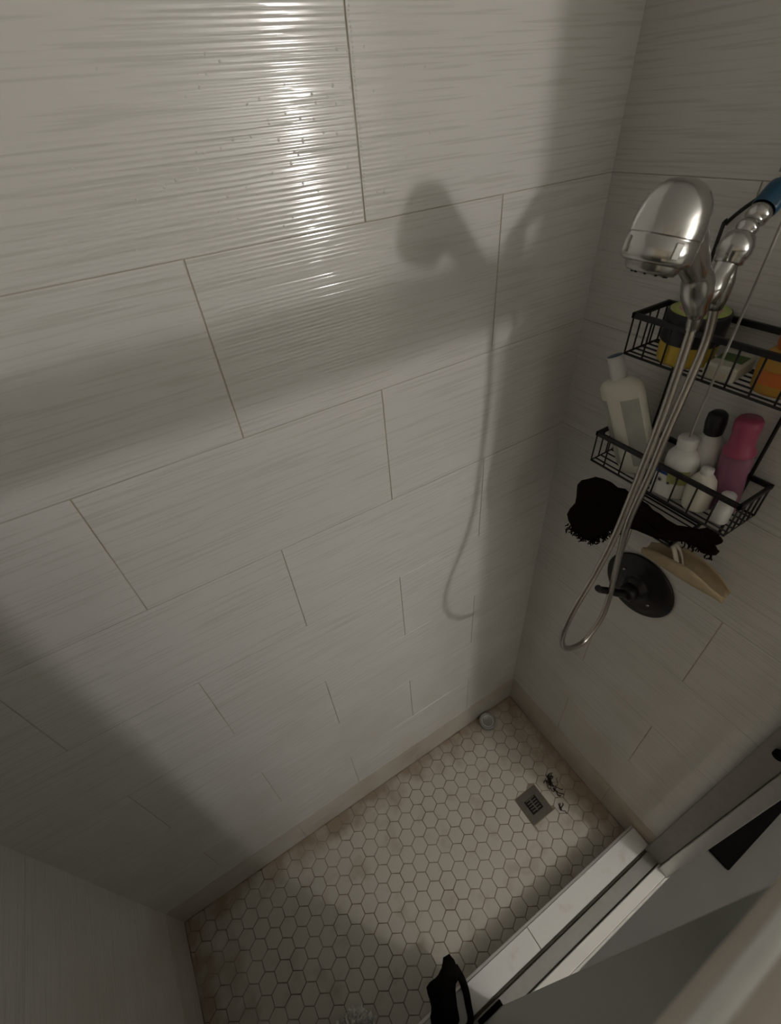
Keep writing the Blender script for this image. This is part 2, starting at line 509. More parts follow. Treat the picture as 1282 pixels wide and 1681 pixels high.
# ------------------------------------------------------------------ curb
CZ = 0.085
curb = tag(MB().box((-W, -0.775, -0.06), (0, -0.622, CZ - 0.006)).build('trim_1', M_GROUT),
           'low tiled curb between shower and bathroom floor', 'curb', kind='structure')
cuts = [-W, -1.02, -0.505, -0.003]
for a, b in zip(cuts[:-1], cuts[1:]):
    MB().box((a + 0.0012, -0.690, CZ - 0.006), (b - 0.0012, -0.6275, CZ), bev=0.001).build('curb_tile', M_CURBTILE, curb)
    MB().box((a + 0.0012, -0.6235, 0.003), (b - 0.0012, -0.6185, CZ - 0.006), bev=0.001).build('curb_tile', M_CURBTILE, curb)
    MB().box((a + 0.0012, -0.779, 0.003), (b - 0.0012, -0.774, CZ - 0.006), bev=0.001).build('curb_tile', M_CURBTILE, curb)
MB().box((-W, -0.6268, CZ - 0.008), (-0.002, -0.6190, CZ + 0.001), bev=0.001).build('edge_strip', M_ALU, curb)

# ------------------------------------------------------------------ shower door frame and sliding panel
fr = thing('shower_door_frame', (-W / 2, -0.73, CZ), 'metal shower door frame with header rail, curb track and side jamb', 'door frame')
# bottom track: low inner upright with dark groove, flat bed, bright outer lip
MB().box((-W, -0.698, CZ - 0.0005), (-0.004, -0.690, CZ + 0.003), bev=0.001).build('track_groove', M_GRIME, fr)
MB().box((-W, -0.736, CZ - 0.0005), (-0.004, -0.6985, CZ + 0.008), bev=0.0015).build('track_bed', M_ALUD, fr)
MB().box((-W, -0.7395, CZ - 0.006), (-0.004, -0.7365, CZ + 0.0065), bev=0.001).build('track_gap', M_GRIME, fr)
MB().box((-W, -0.772, CZ - 0.006), (-0.004, -0.7400, CZ + 0.012), bev=0.002).build('track_lip', M_WHITEP, fr)
MB().box((-W, -0.781, CZ - 0.05), (-0.004, -0.7725, CZ + 0.006), bev=0.0015).build('track_skirt', M_ALU, fr)
# jamb on the end wall
MB().box((-0.028, -0.745, CZ), (-0.004, -0.690, 1.80), bev=0.002).build('jamb_channel', M_ALUD, fr)
MB().box((-0.040, -0.778, CZ + 0.004), (-0.004, -0.7455, 1.80), bev=0.002).build('jamb_face', M_ALU, fr)
MB().tube([(-0.034, -0.722, 0.985), (-0.044, -0.722, 0.985)], 0.012, 14).build('bumper', M_RUBBER, fr)
# header rail with rounded inner edge
prof = [(-0.7040, 1.826), (-0.7020, 1.852), (-0.6990, 1.884), (-0.6985, 1.898), (-0.6995, 1.9025), (-0.7010, 1.9045), (-0.7040, 1.906),
        (-0.7580, 1.906), (-0.7640, 1.903), (-0.7670, 1.897), (-0.7680, 1.830), (-0.7660, 1.825), (-0.7060, 1.825)]
vs = [(x, p[0], p[1]) for x in (-W, -0.002) for p in prof]; n = len(prof)
fs = [(k, (k + 1) % n, n + (k + 1) % n, n + k) for k in range(n)] + [tuple(range(n))[::-1], tuple(range(n, 2 * n))]
MB().add(vs, fs, True).build('header_rail', M_HEADER, fr)

MB().tube([(-W + 0.002, -0.6992, 1.9015), (-0.004, -0.6992, 1.9015)], 0.0030, 12).build('header_glint_bead', M_EDGELIGHT, fr)  # added bead, kept pale to paint in the light caught by the edge

dp = thing('shower_door_panel', (-1.08, -0.719, CZ + 0.01), 'grey-green obscure glass sliding door panel standing in the curb track', 'door panel')
MB().box((-W + 0.004, -0.7225, CZ + 0.022), (-0.688, -0.7155, 1.824), bev=0.001).build('glass_sheet', M_PANEL, dp)
MB().box((-0.765, -0.7275, CZ + 0.0085), (-0.684, -0.702, CZ + 0.022), bev=0.002).build('bottom_guide', M_RUBBER, dp)
MB().box((-W + 0.004, -0.7245, CZ + 0.0085), (-0.768, -0.7135, CZ + 0.0225), bev=0.001).build('bottom_seal', M_ALUD, dp)

# ------------------------------------------------------------------ bathroom wall lamp (the light of the room)
lm = thing('wall_lamp', (LAMP_POS.x, ROOM_Y1, LAMP_POS.z), 'single globe lamp on the bathroom wall facing the shower', 'lamp')
MB().lathe([(0, 0), (0.06, 0), (0.06, 0.012), (0.02, 0.02), (0.012, 0.03), (0.012, 0.10), (0.03, 0.115), (0.034, 0.14), (0, 0.14)], 24,
           frame_to((LAMP_POS.x, ROOM_Y1, LAMP_POS.z), (0, 1, 0))).build('wall_bracket', M_CHROMED, lm)
ld = bpy.data.lights.new('lamp_bulb', 'POINT'); ld.energy = LAMP_POWER; ld.color = LAMP_COLOR; ld.shadow_soft_size = 0.048
lo = bpy.data.objects.new('lamp_bulb', ld); lo.location = LAMP_POS; COL.objects.link(lo)
lo.parent = lm; lo.matrix_parent_inverse = lm.matrix_basis.inverted()

# ------------------------------------------------------------------ drain, cap, hair, pouf on the floor
dr = thing('floor_drain', (-0.22, -0.379, 0), 'square dull metal floor drain with dark centre grate', 'drain')
MB().box((DR[0], DR[2], -0.01), (DR[1], DR[3], 0.0015), bev=0.001).build('drain_plate', M_DRAIN, dr)
MB().box((-0.246, -0.404, 0.0012), (-0.194, -0.354, 0.0022), bev=0.0004).build('grate_recess', M_DRAINHOLE, dr)
for k in range(5):
    y = -0.397 + k * 0.0095
    MB().box((-0.240, y, 0.0022), (-0.200, y + 0.0035, 0.0034), bev=0.0005).build('grate_bar', M_DRAIN, dr)
MB().box((-0.2225, -0.400, 0.0022), (-0.2180, -0.357, 0.0036), bev=0.0005).build('grate_bar', M_DRAIN, dr)

cp = thing('plastic_lid', (-0.163, -0.036, 0.0025), 'round clear plastic lid on the floor in the shower corner', 'lid')
Mx = Matrix.Translation((-0.163, -0.040, 0.0025)) @ Matrix.Scale(1.3, 4)
MB().lathe([(0, 0), (0.027, 0), (0.0275, 0.014), (0.024, 0.016), (0.023, 0.011), (0, 0.010)], 32, Mx).build('lid_shell', M_GLASSCAP, cp)
MB().lathe([(0.017, 0.0105), (0.019, 0.0125), (0.021, 0.0105)], 32, Mx).build('lid_ring', M_WHITEP, cp)

def hair(name, cx, cy, size, count, seed, label):
    r = random.Random(seed); mb = MB()
    for _ in range(count):
        a = r.uniform(0, 6.3); p = Vector((cx + r.uniform(-.3, .3) * size, cy + r.uniform(-.5, .5) * size, 0.004)); pts = [p.copy()]
        for k in range(7):
            a += r.uniform(-0.9, 0.9)
            p = p + Vector((math.cos(a), math.sin(a), 0)) * size * 0.19
            p.z = 0.0035 + r.uniform(0, 0.004); pts.append(p.copy())
        mb.tube(catmull(pts, 4), r.uniform(0.0009, 0.0019), 5)
    return tag(mb.build(name, M_HAIR), label, 'hair')
hair('hair_clump', -0.112, -0.368, 0.030, 18, 3, 'dark clump of hair on the tiles beside the drain')
hair('hair_clump', -0.150, -0.452, 0.020, 4, 5, 'few thin strands of hair below the drain')

def pouf(name, c, r0, label):
    r = random.Random(11); mb = MB()
    for k in range(46):
        ax = Vector((r.gauss(0, 1), r.gauss(0, 1), r.gauss(0, 1) + 0.2)).normalized()
        M = frame_to(Vector(c) + ax * r0 * 0.2, ax)
        nseg = 20; ph = r.uniform(0, 6); amp = r.uniform(.12, .3)
        vs = []; fs = []
        for j in range(4):
            for i in range(nseg):
                t = 2 * PI * i / nseg
                rad = r0 * (0.15 + 0.25 * j) * (0.8 + amp * math.sin(5 * t + ph))
                z = r0 * (0.30 + 0.32 * j) * (0.75 + amp * math.sin(7 * t + ph * 2))
                vs.append(M @ Vector((rad * math.cos(t), rad * math.sin(t), z * 0.8)))
        for j in range(3):
            for i in range(nseg):
                l = (i + 1) % nseg
                fs.append((j * nseg + i, j * nseg + l, (j + 1) * nseg + l, (j + 1) * nseg + i))
        mb.add(vs, fs, True)
    for v in mb.v: v.z = max(v.z, 0.004)
    return tag(mb.build(name, M_POUF), label, 'bath pouf')
pouf('bath_pouf', (-1.085, -0.560, 0.052), 0.054, 'white mesh bath pouf on the shadowed floor at the bottom edge')

# ------------------------------------------------------------------ black cloth slung over the curb
def crumple(rows, seed, amp, thick, name, mat, parent=None, sub=3):
    """rows: list of polylines (equal length) -> smooth crumpled sheet with thickness"""
    r = random.Random(seed)
    grid = [catmull(row, sub) for row in rows]
    cols = list(zip(*grid))
    cols = [catmull(c, sub) for c in cols]
    nu, nv = len(cols), len(cols[0])
    f1, f2, f3 = [r.uniform(0, 6) for _ in range(3)]
    P = [[Vector(p) for p in c] for c in cols]
    for u in range(nu):
        for v in range(nv):
            d = Vector((math.sin(u * .9 + f1 + v * .4), math.sin(v * 1.1 + f2 - u * .5), math.sin(u * .7 + v * .8 + f3)))
            d += Vector((r.gauss(0, .35), r.gauss(0, .35), r.gauss(0, .35)))
            P[u][v] += d * amp
    vs = []; fs = []
    def nrm(u, v):
        a = P[min(u + 1, nu - 1)][v] - P[max(u - 1, 0)][v]; b = P[u][min(v + 1, nv - 1)] - P[u][max(v - 1, 0)]
        q = a.cross(b); return q.normalized() if q.length > 1e-9 else Vector((0, 0, 1))
    for s in (0.5, -0.5):
        for u in range(nu):
            for v in range(nv):
                vs.append(P[u][v] + nrm(u, v) * thick * s)
    A = nu * nv
    for u in range(nu - 1):
        for v in range(nv - 1):
            a, b, c, d = u * nv + v, (u + 1) * nv + v, (u + 1) * nv + v + 1, u * nv + v + 1
            fs.append((a, b, c, d)); fs.append((A + d, A + c, A + b, A + a))
    ring = [u * nv for u in range(nu)] + [(nu - 1) * nv + v for v in range(1, nv)] + [u * nv + nv - 1 for u in range(nu - 2, -1, -1)] + [v for v in range(nv - 2, 0, -1)]
    for i in range(len(ring)):
        a, b = ring[i], ring[(i + 1) % len(ring)]
        fs.append((b, a, A + a, A + b))
    return MB().add(vs, fs, True).build(name, mat, parent)

bc = thing('hair_tie_cloth', (-0.80, -0.64, CZ), 'crumpled black cloth with a loop slung over the curb at the bottom edge', 'cloth')
zc = CZ
crumple([[(-0.838, -0.566, zc - .02), (-0.800, -0.572, zc + .01), (-0.772, -0.553, zc + .01), (-0.748, -0.552, zc + .005)],
         [(-0.848, -0.580, zc + .03), (-0.815, -0.575, zc + .05), (-0.785, -0.580, zc + .05), (-0.750, -0.585, zc + .03)],
         [(-0.860, -0.610, zc + .03), (-0.835, -0.612, zc + .055), (-0.800, -0.606, zc + .05), (-0.768, -0.606, zc + .03)],
         [(-0.882, -0.640, zc + .02), (-0.858, -0.645, zc + .05), (-0.822, -0.640, zc + .05), (-0.792, -0.630, zc + .02)],
         [(-0.900, -0.690, zc + .02), (-0.870, -0.695, zc + .04), (-0.840, -0.690, zc + .04), (-0.808, -0.675, zc + .018)]],
        5, 0.0032, 0.006, 'cloth_body', M_CLOTH, bc)
MB().tube(catmull([(-0.755, -0.582, zc + .02), (-0.752, -0.612, zc + .014), (-0.757, -0.640, zc + .012), (-0.768, -0.665, zc + .014), (-0.780, -0.690, zc + .02),
                   (-0.800, -0.700, zc + .02), (-0.815, -0.690, zc + .02)], 6), [0.0115 - 0.0001 * k for k in range(37)], 8).build('loop', M_CLOTH, bc)

# ------------------------------------------------------------------ hand shower on its arm
YA = -0.320
hs = thing('hand_shower', (0, YA, 1.99), 'chrome hand shower on a wall arm above the caddy', 'shower head')
MB().lathe([(0, 0.004), (0.031, 0.004), (0.030, 0.010), (0.018, 0.016), (0.012, 0.018)], 28, frame_to((0, YA, 1.998), (-1, 0, -0.25))).build('wall_flange', M_CHROME, hs)
arm = MB().tube(catmull([(0.0, YA, 2.0), (-0.03, YA, 1.985), (-0.065, YA, 1.957), (-0.118, YA, 1.915)], 6), 0.0105, 14).build('arm', M_CHROME, hs)
ad = Vector((-0.053, 0, -0.042)).normalized()
S0 = Vector((-0.083, YA, 1.9427))
sl = MB().lathe([(0.0108, 0), (0.0150, 0.002), (0.0158, 0.010), (0.0158, 0.030), (0.0148, 0.033)], 20, frame_to(S0, ad)).build('blue_sleeve', M_BLUE, hs)
sl['label'] = 'blue sleeve with a white mark'
# white mark printed on the sleeve
fm = frame_to(S0, ad, (0, -1, 0))
mk = MB()
for (a, b) in (((-.35, .012), (-.30, .020)), ((-.30, .020), (-.36, .026)), ((-.30, .020), (-.24, .024))):
    p = [fm @ Vector((0.0160 * math.cos(t[0]), 0.0160 * math.sin(t[0]), t[1])) for t in (a, b)]
    mk.tube(p, 0.0006, 5)
mk.build('sleeve_mark', M_WHITEP, sl)
MB().lathe([(0.0118, 0.033), (0.0140, 0.035), (0.0140, 0.046), (0.0115, 0.048), (0.0105, 0.050), (0.0105, 0.056), (0.0130, 0.058), (0.0130, 0.064), (0.0105, 0.066), (0.0105, 0.080)], 18,
           frame_to(S0, ad)).build('arm_nut', M_CHROME, hs)
BJ = Vector((-0.141, YA, 1.886))
MB().lathe([(0.0001, -0.0210), (0.0090, -0.0195), (0.0165, -0.0130), (0.0205, -0.003), (0.0208, 0.005), (0.0190, 0.012), (0.0172, 0.014), (0.0176, 0.019), (0.0140, 0.0205), (0.0001, 0.0205)], 24,
           frame_to(BJ, (-0.35, -0.05, -0.9))).build('ball_joint', M_CHROME, hs)
MB().tube(catmull([BJ + Vector((-0.006, 0, -0.014)), (-0.158, YA - 0.002, 1.858), (-0.171, YA - 0.003, 1.842), (-0.178, YA, 1.828)], 4),
          [0.0130] * 5 + [0.0135, 0.0145, 0.0155, 0.016, 0.016, 0.015, 0.014, 0.012], 18).build('bracket_stem', M_CHROME, hs)
MB().tube([(-0.150, YA, 1.866), (-0.143, YA, 1.845), (-0.139, YA, 1.822), (-0.1385, YA, 1.808)], [0.0135, 0.0150, 0.0130, 0.0100], 18).build('water_outlet', M_CHROMED, hs)
# the head: dome, seam, clear-looking face ring, nozzle plate
HD = Vector((-0.28, 0.0, -0.96)).normalized()
HT = Vector((-0.2860, YA, 1.9760))
Mh = frame_to(HT, HD, (0, 1, 0))
hd = MB().lathe([(0.0001, 0.000), (0.010, 0.001), (0.0190, 0.004), (0.0265, 0.010), (0.0320, 0.018), (0.0355, 0.028), (0.0376, 0.038), (0.0384, 0.048), (0.0385, 0.054)], 40, Mh).build('head_dome', M_CHROME, hs)
MB().lathe([(0.0385, 0.0542), (0.0370, 0.0555), (0.0384, 0.0568), (0.0384, 0.076), (0.0370, 0.0795), (0.0330, 0.082), (0.030, 0.0815)], 40, Mh).build('face_ring', M_CHROME, hs)
nz_ = MB().lathe([(0.030, 0.0815), (0.0290, 0.087), (0.0260, 0.091), (0.014, 0.0925), (0.0001, 0.0925)], 36, Mh).build('nozzle_plate', M_CHROMED, hs)
for k in range(10):
    a = 2 * PI * k / 10
    MB().lathe([(0.0018, 0.0915), (0.0016, 0.0935), (0.0001, 0.0938)], 8, Mh @ Matrix.Translation((0.019 * math.cos(a), 0.019 * math.sin(a), -0.0005))).build('nozzle', M_RUBBER, nz_)
for k in range(4):
    a = 2 * PI * (k + .35) / 4
    MB().box((-0.004, -0.0015, 0.059), (0.004, 0.0015, 0.075), Mh @ Matrix.Rotation(a, 4, 'Z') @ Matrix.Translation((0, 0.0385, 0)), 0.0006).build('ring_grip', M_CHROMED, hs)
# neck and handle
path = catmull([(-0.284, YA, 1.942), (-0.260, YA, 1.918), (-0.232, YA, 1.888), (-0.207, YA, 1.862), (-0.193, YA, 1.838), (-0.182, YA, 1.818), (-0.178, YA, 1.808)], 6)
rad = []
for i in range(len(path)):
    t = i / (len(path) - 1)
    if t < 0.45: r_ = 0.0265 + (0.0165 - 0.0265) * (t / 0.45)
    elif t < 0.75: r_ = 0.0165 + 0.0030 * math.sin((t - 0.45) / 0.30 * PI)
    else: r_ = 0.0165 + (0.0105 - 0.0165) * ((t - 0.75) / 0.25)
    rad.append(r_)
MB().tube(path, rad, 24).build('handle', M_CHROME, hs)
MB().lathe([(0.0096, 0), (0.0096, 0.016), (0.0085, 0.018), (0.0085, 0.022)], 16, frame_to((-0.1785, YA, 1.811), (0.10, 0, -1))).build('hose_nut', M_CHROMED, hs)

# the flexible metal hose is fixed to the handle and the bracket: ringed tube
hp = [(-0.1775, YA, 1.800), (-0.174, YA, 1.73), (-0.173, YA, 1.642), (-0.180, YA, 1.51), (-0.191, YA, 1.389), (-0.215, YA, 1.295), (-0.252, YA, 1.200), (-0.267, YA, 1.120),
      (-0.252, YA, 1.055), (-0.215, YA, 1.012), (-0.165, -0.318, 0.992), (-0.128, -0.316, 1.020), (-0.108, -0.314, 1.070), (-0.103, -0.308, 1.155), (-0.128, -0.312, 1.270),
      (-0.155, -0.318, 1.406), (-0.146, YA, 1.52), (-0.141, YA, 1.60), (-0.130, YA, 1.700), (-0.126, YA, 1.760), (-0.139, YA, 1.815)]
cp_ = catmull(hp, 44)
# resample evenly
out = [cp_[0]]; step = 0.0019; acc = 0.0
for a, b in zip(cp_[:-1], cp_[1:]):
    L_ = (b - a).length; t = step - acc
    while t <= L_:
        out.append(a + (b - a) * (t / L_)); t += step
    acc = L_ - (t - step)
MB().tube(out, [0.0069 if i % 2 else 0.0062 for i in range(len(out))], 10).build('hose', M_HOSE, hs)

# thin cord hanging from the arm in front of the baskets
cd = MB().tube(catmull([(-0.060, -0.332, 1.972), (-0.085, -0.341, 1.952), (-0.112, -0.349, 1.925), (-0.121, -0.352, 1.86), (-0.121, -0.350, 1.76), (-0.119, -0.347, 1.655), (-0.112, -0.345, 1.60)], 10), 0.0021, 6)
cd.tube(catmull([(-0.060, -0.332, 1.972), (-0.064, -0.320, 1.9775), (-0.066, -0.306, 1.968), (-0.066, -0.303, 1.955)], 8), 0.0021, 6)
tag(cd.build('cord', plain('grey_cord', (0.34, 0.32, 0.29), 0.7, noise=0.1, nscale=100)), 'thin grey cord hanging from the shower arm across the caddy', 'cord')

# ------------------------------------------------------------------ wire caddy
ca = thing('shower_caddy', (-0.012, -0.3175, 1.37), 'black wire two-basket caddy hung from the shower arm', 'caddy')
YL, YR = -0.228, -0.422
YM = 0.5 * (YL + YR)
fp = [(-0.013, YL, 1.37), (-0.013, YL, 1.60), (-0.013, YL, 1.862), (-0.013, YL - .004, 1.882), (-0.013, YL - .02, 1.902), (-0.015, -0.268, 1.920), (-0.02, -0.290, 1.945), (-0.03, -0.305, 1.996),
      (-0.032, YM, 2.003), (-0.03, -0.345, 1.996), (-0.02, -0.360, 1.945), (-0.015, -0.382, 1.920), (-0.013, YR + .02, 1.902), (-0.013, YR + .004, 1.882), (-0.013, YR, 1.862), (-0.013, YR, 1.60), (-0.013, YR, 1.37)]
MB().tube(catmull(fp, 4), 0.0030, 8).build('frame', M_BLACK, ca)
def basket(name, x0, x1, ya, yb, zt, zb, ycuts, rim_h, slats):
    # rim is one strip of flat bar
    mb = MB(); t = 0.0030
    for (a, b) in (((x0, ya), (x1, ya)), ((x1, ya), (x1, yb)), ((x1, yb), (x0, yb)), ((x0, yb), (x0, ya))):
        mb.box((min(a[0], b[0]) - t, min(a[1], b[1]) - t, zt - rim_h), (max(a[0], b[0]) + t, max(a[1], b[1]) + t, zt), bev=0.0007)
    rim = mb.build(name, M_BLACK, ca)
    w = 0.0017
    def wire(pts, r=w): MB().tube(pts, r, 6).build('wire', M_BLACK, rim)
    MB().tube([(x0, ya, zb), (x1, ya, zb), (x1, yb, zb), (x0, yb, zb)], 0.0024, 6, closed=True).build('bottom_ring', M_BLACK, rim)
    for y in ycuts:
        wire([(x1, y, zt - rim_h), (x1, y, zb)])
    for y in (ya, yb):
        for k in range(4):
            x = x0 + (x1 - x0) * k / 4
            wire([(x, y, zt - rim_h), (x, y, zb)])
    wire([(x1, ya, zt - rim_h), (x1, ya, zb)]); wire([(x1, yb, zt - rim_h), (x1, yb, zb)])
    for k in range(slats):
        x = x0 + (x1 - x0) * (k + 0.7) / (slats + 0.4)
        wire([(x, ya, zb + 0.001), (x, yb, zb + 0.001)])
    return rim
XB0, XB1 = -0.013, -0.103
basket('upper_basket', XB0, XB1, -0.181, -0.456, 1.761, 1.690, [-0.216 - 0.036 * k for k in range(7)], 0.0095, 5)
basket('lower_basket', XB0, XB1, -0.170, -0.457, 1.521, 1.450, [-0.202 - 0.0368 * k for k in range(7)], 0.0095, 5)
tray = basket('soap_tray', XB0, XB1 - 0.005, -0.245, -0.386, 1.376, 1.366, [-0.28, -0.315, -0.35], 0.004, 4)
for y in (-0.262, -0.372):
    MB().tube(catmull([(-0.06, y, 1.366), (-0.06, y, 1.345), (-0.068, y, 1.335), (-0.078, y - 0.003, 1.340)], 5), 0.0022, 6).build('hook', M_BLACK, tray)

# ------------------------------------------------------------------ toiletries
def bottle(name, base, top, prof_body, prof_cap, mb_, mc, label, cat='bottle', sx=1.0, sy=1.0, side=None, group=None):
    """profiles run along the axis from base to top in metres"""
    base = Vector(base); ax = Vector(top) - base
    t = thing(name, base, label, cat, group)
    M = frame_to(base, ax, side)
    MB().lathe(prof_body, 32, M, sx, sy).build('body', mb_, t)
    c = MB().lathe(prof_cap, 28, M).build('cap', mc, t)
    return t, M, c

# big cream bottle leaning out of the lower basket
t, M, c = bottle('shampoo_bottle', (-0.058, -0.250, 1.453), (-0.080, -0.147, 1.672),
    [(0.0001, 0), (0.040, 0.0), (0.044, 0.004), (0.045, 0.03), (0.0465, 0.11), (0.0475, 0.168), (0.0465, 0.180), (0.041, 0.188), (0.030, 0.193), (0.017, 0.196)],
    [(0.0150, 0.194), (0.0150, 0.214), (0.0145, 0.230), (0.0145, 0.238), (0.0001, 0.238)], M_CREAMP, M_WHITEP,
    'large cream bottle with slate blue cap top, leaning in the lower basket', sx=1.0, sy=0.58, side=(0, 1, 0.45))
MB().lathe([(0.0138, 0.2383), (0.0138, 0.2392), (0.0001, 0.2394)], 28, M).build('cap_disc', M_BLUECAP, c)
def label_patch(M, r, sx, sy, a0, a1, z0, z1, mat, parent, name='label', lift=0.0006, n=10):
    vs = []; fs = []
    for j in range(2):
        for i in range(n + 1):
            a = math.radians(a0 + (a1 - a0) * i / n)
            rr = r[j] if isinstance(r, (tuple, list)) else r
            vs.append(M @ Vector(((rr * sx + lift) * math.cos(a), (rr * sy + lift) * math.sin(a), (z0, z1)[j])))
    for i in range(n):
        fs.append((i, i + 1, n + 1 + i + 1, n + 1 + i))
    return MB().add(vs, fs, True).build(name, mat, parent)
lab = None
for (a0, a1) in ((200, 250), (288, 338), (20, 70), (110, 160)):
    label_patch(M, (0.0452, 0.0470), 1.0, 0.58, a0, a1, 0.02, 0.158, M_GREYLBL, t)

# black-lidded yellow tub in the upper basket
tb = thing('hair_cream_tub', (-0.058, -0.262, 1.693), 'yellow tub with charcoal lid and printed top in the upper basket', 'tub')
Mt = Matrix.Translation((-0.058, -0.262, 1.693))
MB().lathe([(0.0001, 0), (0.041, 0), (0.0425, 0.004), (0.0435, 0.036)], 36, Mt).build('body', M_YELLOW, tb)
ld_ = MB().lathe([(0.0450, 0.034), (0.0465, 0.036), (0.0465, 0.078), (0.0450, 0.081), (0.0430, 0.0815)], 40, Mt).build('lid', M_DARKLID, tb)
MB().lathe([(0.0430, 0.0815), (0.0428, 0.0820), (0.0300, 0.0822)], 40, Mt).build('printed_rim', M_GREENPRINT, ld_)
MB().lathe([(0.0300, 0.0822), (0.0001, 0.0823)], 36, Mt).build('printed_disc', M_PINKPRINT, ld_)

# wrapped soap
sp = thing('soap_bar', (-0.058, -0.335, 1.693), 'cream wrapped soap bar with green label beside the yellow tub', 'soap')
Ms = Matrix.Translation((-0.060, -0.336, 1.693)) @ Matrix.Rotation(math.radians(6), 4, 'Z')
MB().box((-0.038, -0.024, 0), (0.034, 0.022, 0.026), Ms, 0.004).build('wrapper', M_SOAP, sp)
MB().box((-0.014, -0.020, 0.0258), (0.016, 0.018, 0.0266), Ms, 0.0002).build('label_print', M_LEAF, sp)
MB().box((-0.0388, -0.012, 0.006), (-0.038, 0.010, 0.016), Ms, 0.0002).build('side_print', M_STRAP, sp)

# amber bottle with orange cap
t, M, c = bottle('body_wash_bottle', (-0.060, -0.412, 1.693), (-0.060, -0.405, 1.80),
    [(0.0001, 0), (0.033, 0), (0.036, 0.004), (0.037, 0.035), (0.034, 0.052), (0.024, 0.062), (0.016, 0.066)],
    [(0.0200, 0.064), (0.0220, 0.070), (0.0220, 0.094), (0.018, 0.099), (0.0001, 0.100)], M_AMBER, M_ORANGE,
    'amber bottle with bright orange cap at the right frame edge', sx=1.0, sy=0.8, side=(0, 1, 0))
label_patch(M, 0.0372, 1.0, 0.8, 60, 140, 0.016, 0.036, M_ORANGE, t)

# lower basket, from left to right
t, M, c = bottle('lotion_bottle', (-0.066, -0.338, 1.453), (-0.072, -0.326, 1.58),
    [(0.0001, 0), (0.024, 0), (0.028, 0.005), (0.029, 0.07), (0.027, 0.086), (0.020, 0.096), (0.013, 0.101)],
    [(0.0150, 0.099), (0.0166, 0.103), (0.0170, 0.119), (0.0155, 0.122), (0.0001, 0.122)], M_WHITEP, M_WHITEP,
    'white bottle with round white cap and olive label in the lower basket', side=(0, 1, 0))
label_patch(M, 0.0295, 1, 1, 20, 150, 0.036, 0.066, M_OLIVE, t)

t, M, c = bottle('conditioner_bottle', (-0.037, -0.360, 1.453), (-0.043, -0.344, 1.62),
    [(0.0001, 0), (0.020, 0), (0.023, 0.004), (0.0235, 0.09), (0.022, 0.110), (0.016, 0.124), (0.012, 0.128)],
    [(0.0125, 0.127), (0.0150, 0.130), (0.0165, 0.150), (0.0150, 0.165), (0.010, 0.170), (0.0001, 0.171)], M_WHITEP, M_DARKLID,
    'white bottle with black rounded cap behind the round-capped bottle', side=(0, 1, 0))

t, M, c = bottle('lotion_bottle', (-0.075, -0.383, 1.453), (-0.075, -0.378, 1.54),
    [(0.0001, 0), (0.020, 0), (0.023, 0.004), (0.024, 0.045), (0.020, 0.062), (0.012, 0.072), (0.009, 0.074)],
    [(0.0100, 0.073), (0.0105, 0.076), (0.0100, 0.084), (0.0001, 0.086)], M_CREAMP, M_WHITEP,
    'small rounded white bottle between the round-capped and pink bottles', side=(0, 1, 0))

t, M, c = bottle('shower_gel_bottle', (-0.046, -0.412, 1.453), (-0.056, -0.396, 1.64),
    [(0.0001, 0), (0.023, 0), (0.026, 0.004), (0.0265, 0.05), (0.024, 0.085), (0.0255, 0.112), (0.020, 0.122), (0.016, 0.125)],
    [(0.0240, 0.122), (0.0245, 0.128), (0.0190, 0.136), (0.0185, 0.160), (0.0200, 0.166), (0.0200, 0.180), (0.0165, 0.186), (0.0001, 0.186)], M_PURPLE, M_PINK,
    'translucent purple-pink bottle with magenta cap in the lower basket', sx=1.0, sy=0.7, side=(0, 1, 0))

t, M, c = bottle('travel_bottle', (-0.078, -0.430, 1.453), (-0.078, -0.427, 1.52),
    [(0.0001, 0), (0.013, 0), (0.0145, 0.003), (0.0150, 0.030), (0.012, 0.038), (0.008, 0.041)],
    [(0.0100, 0.040), (0.0115, 0.043), (0.0115, 0.058), (0.010, 0.060), (0.0001, 0.060)], M_WHITEP, M_WHITEP,
    'tiny white bottle in the right front corner of the lower basket', side=(0, 1, 0))

bx = thing('soap_carton', (-0.092, -0.318, 1.453), 'small white carton with blue top stripe and two printed eyes', 'carton')
Mb = Matrix.Translation((-0.0895, -0.325, 1.453)) @ Matrix.Rotation(math.radians(4), 4, 'Z')
MB().box((-0.008, -0.020, 0), (0.008, 0.020, 0.052), Mb, 0.001).build('carton_box', M_WHITEP, bx)
MB().box((-0.0084, -0.0204, 0.046), (0.0084, 0.0204, 0.0545), Mb, 0.001).build('blue_stripe', M_NAVY, bx)
MB().box((-0.0086, -0.0206, 0.0545), (0.0086, 0.0206, 0.0570), Mb, 0.0006).build('yellow_stripe', M_OLIVE, bx)
for s in (-1, 1):
    MB().lathe([(0.0044, 0), (0.0044, 0.0006), (0.0001, 0.0008)], 14, Mb @ frame_to((-0.008, 0.008 * s, 0.034), (-1, 0, 0))).build('printed_eye', M_GREYLBL, bx)
    MB().lathe([(0.0022, 0.0006), (0.0022, 0.0010), (0.0001, 0.0011)], 10, Mb @ frame_to((-0.008, 0.008 * s, 0.034), (-1, 0, 0))).build('printed_eye', M_DARKLID, bx)

bs = thing('scrub_brush', (-0.080, -0.288, 1.453), 'small black rounded scrubber between cream bottle and carton', 'scrubber')
MB().lathe([(0.0001, 0), (0.015, 0.002), (0.018, 0.012), (0.014, 0.024), (0.006, 0.030), (0.0001, 0.031)], 18, Matrix.Translation((-0.080, -0.288, 1.453)), 0.9, 0.75).build('bristle_head', M_RUBBER, bs)
MB().tube([(-0.080, -0.288, 1.482), (-0.078, -0.286, 1.494)], 0.005, 8).build('grip', M_RUBBER, bs)

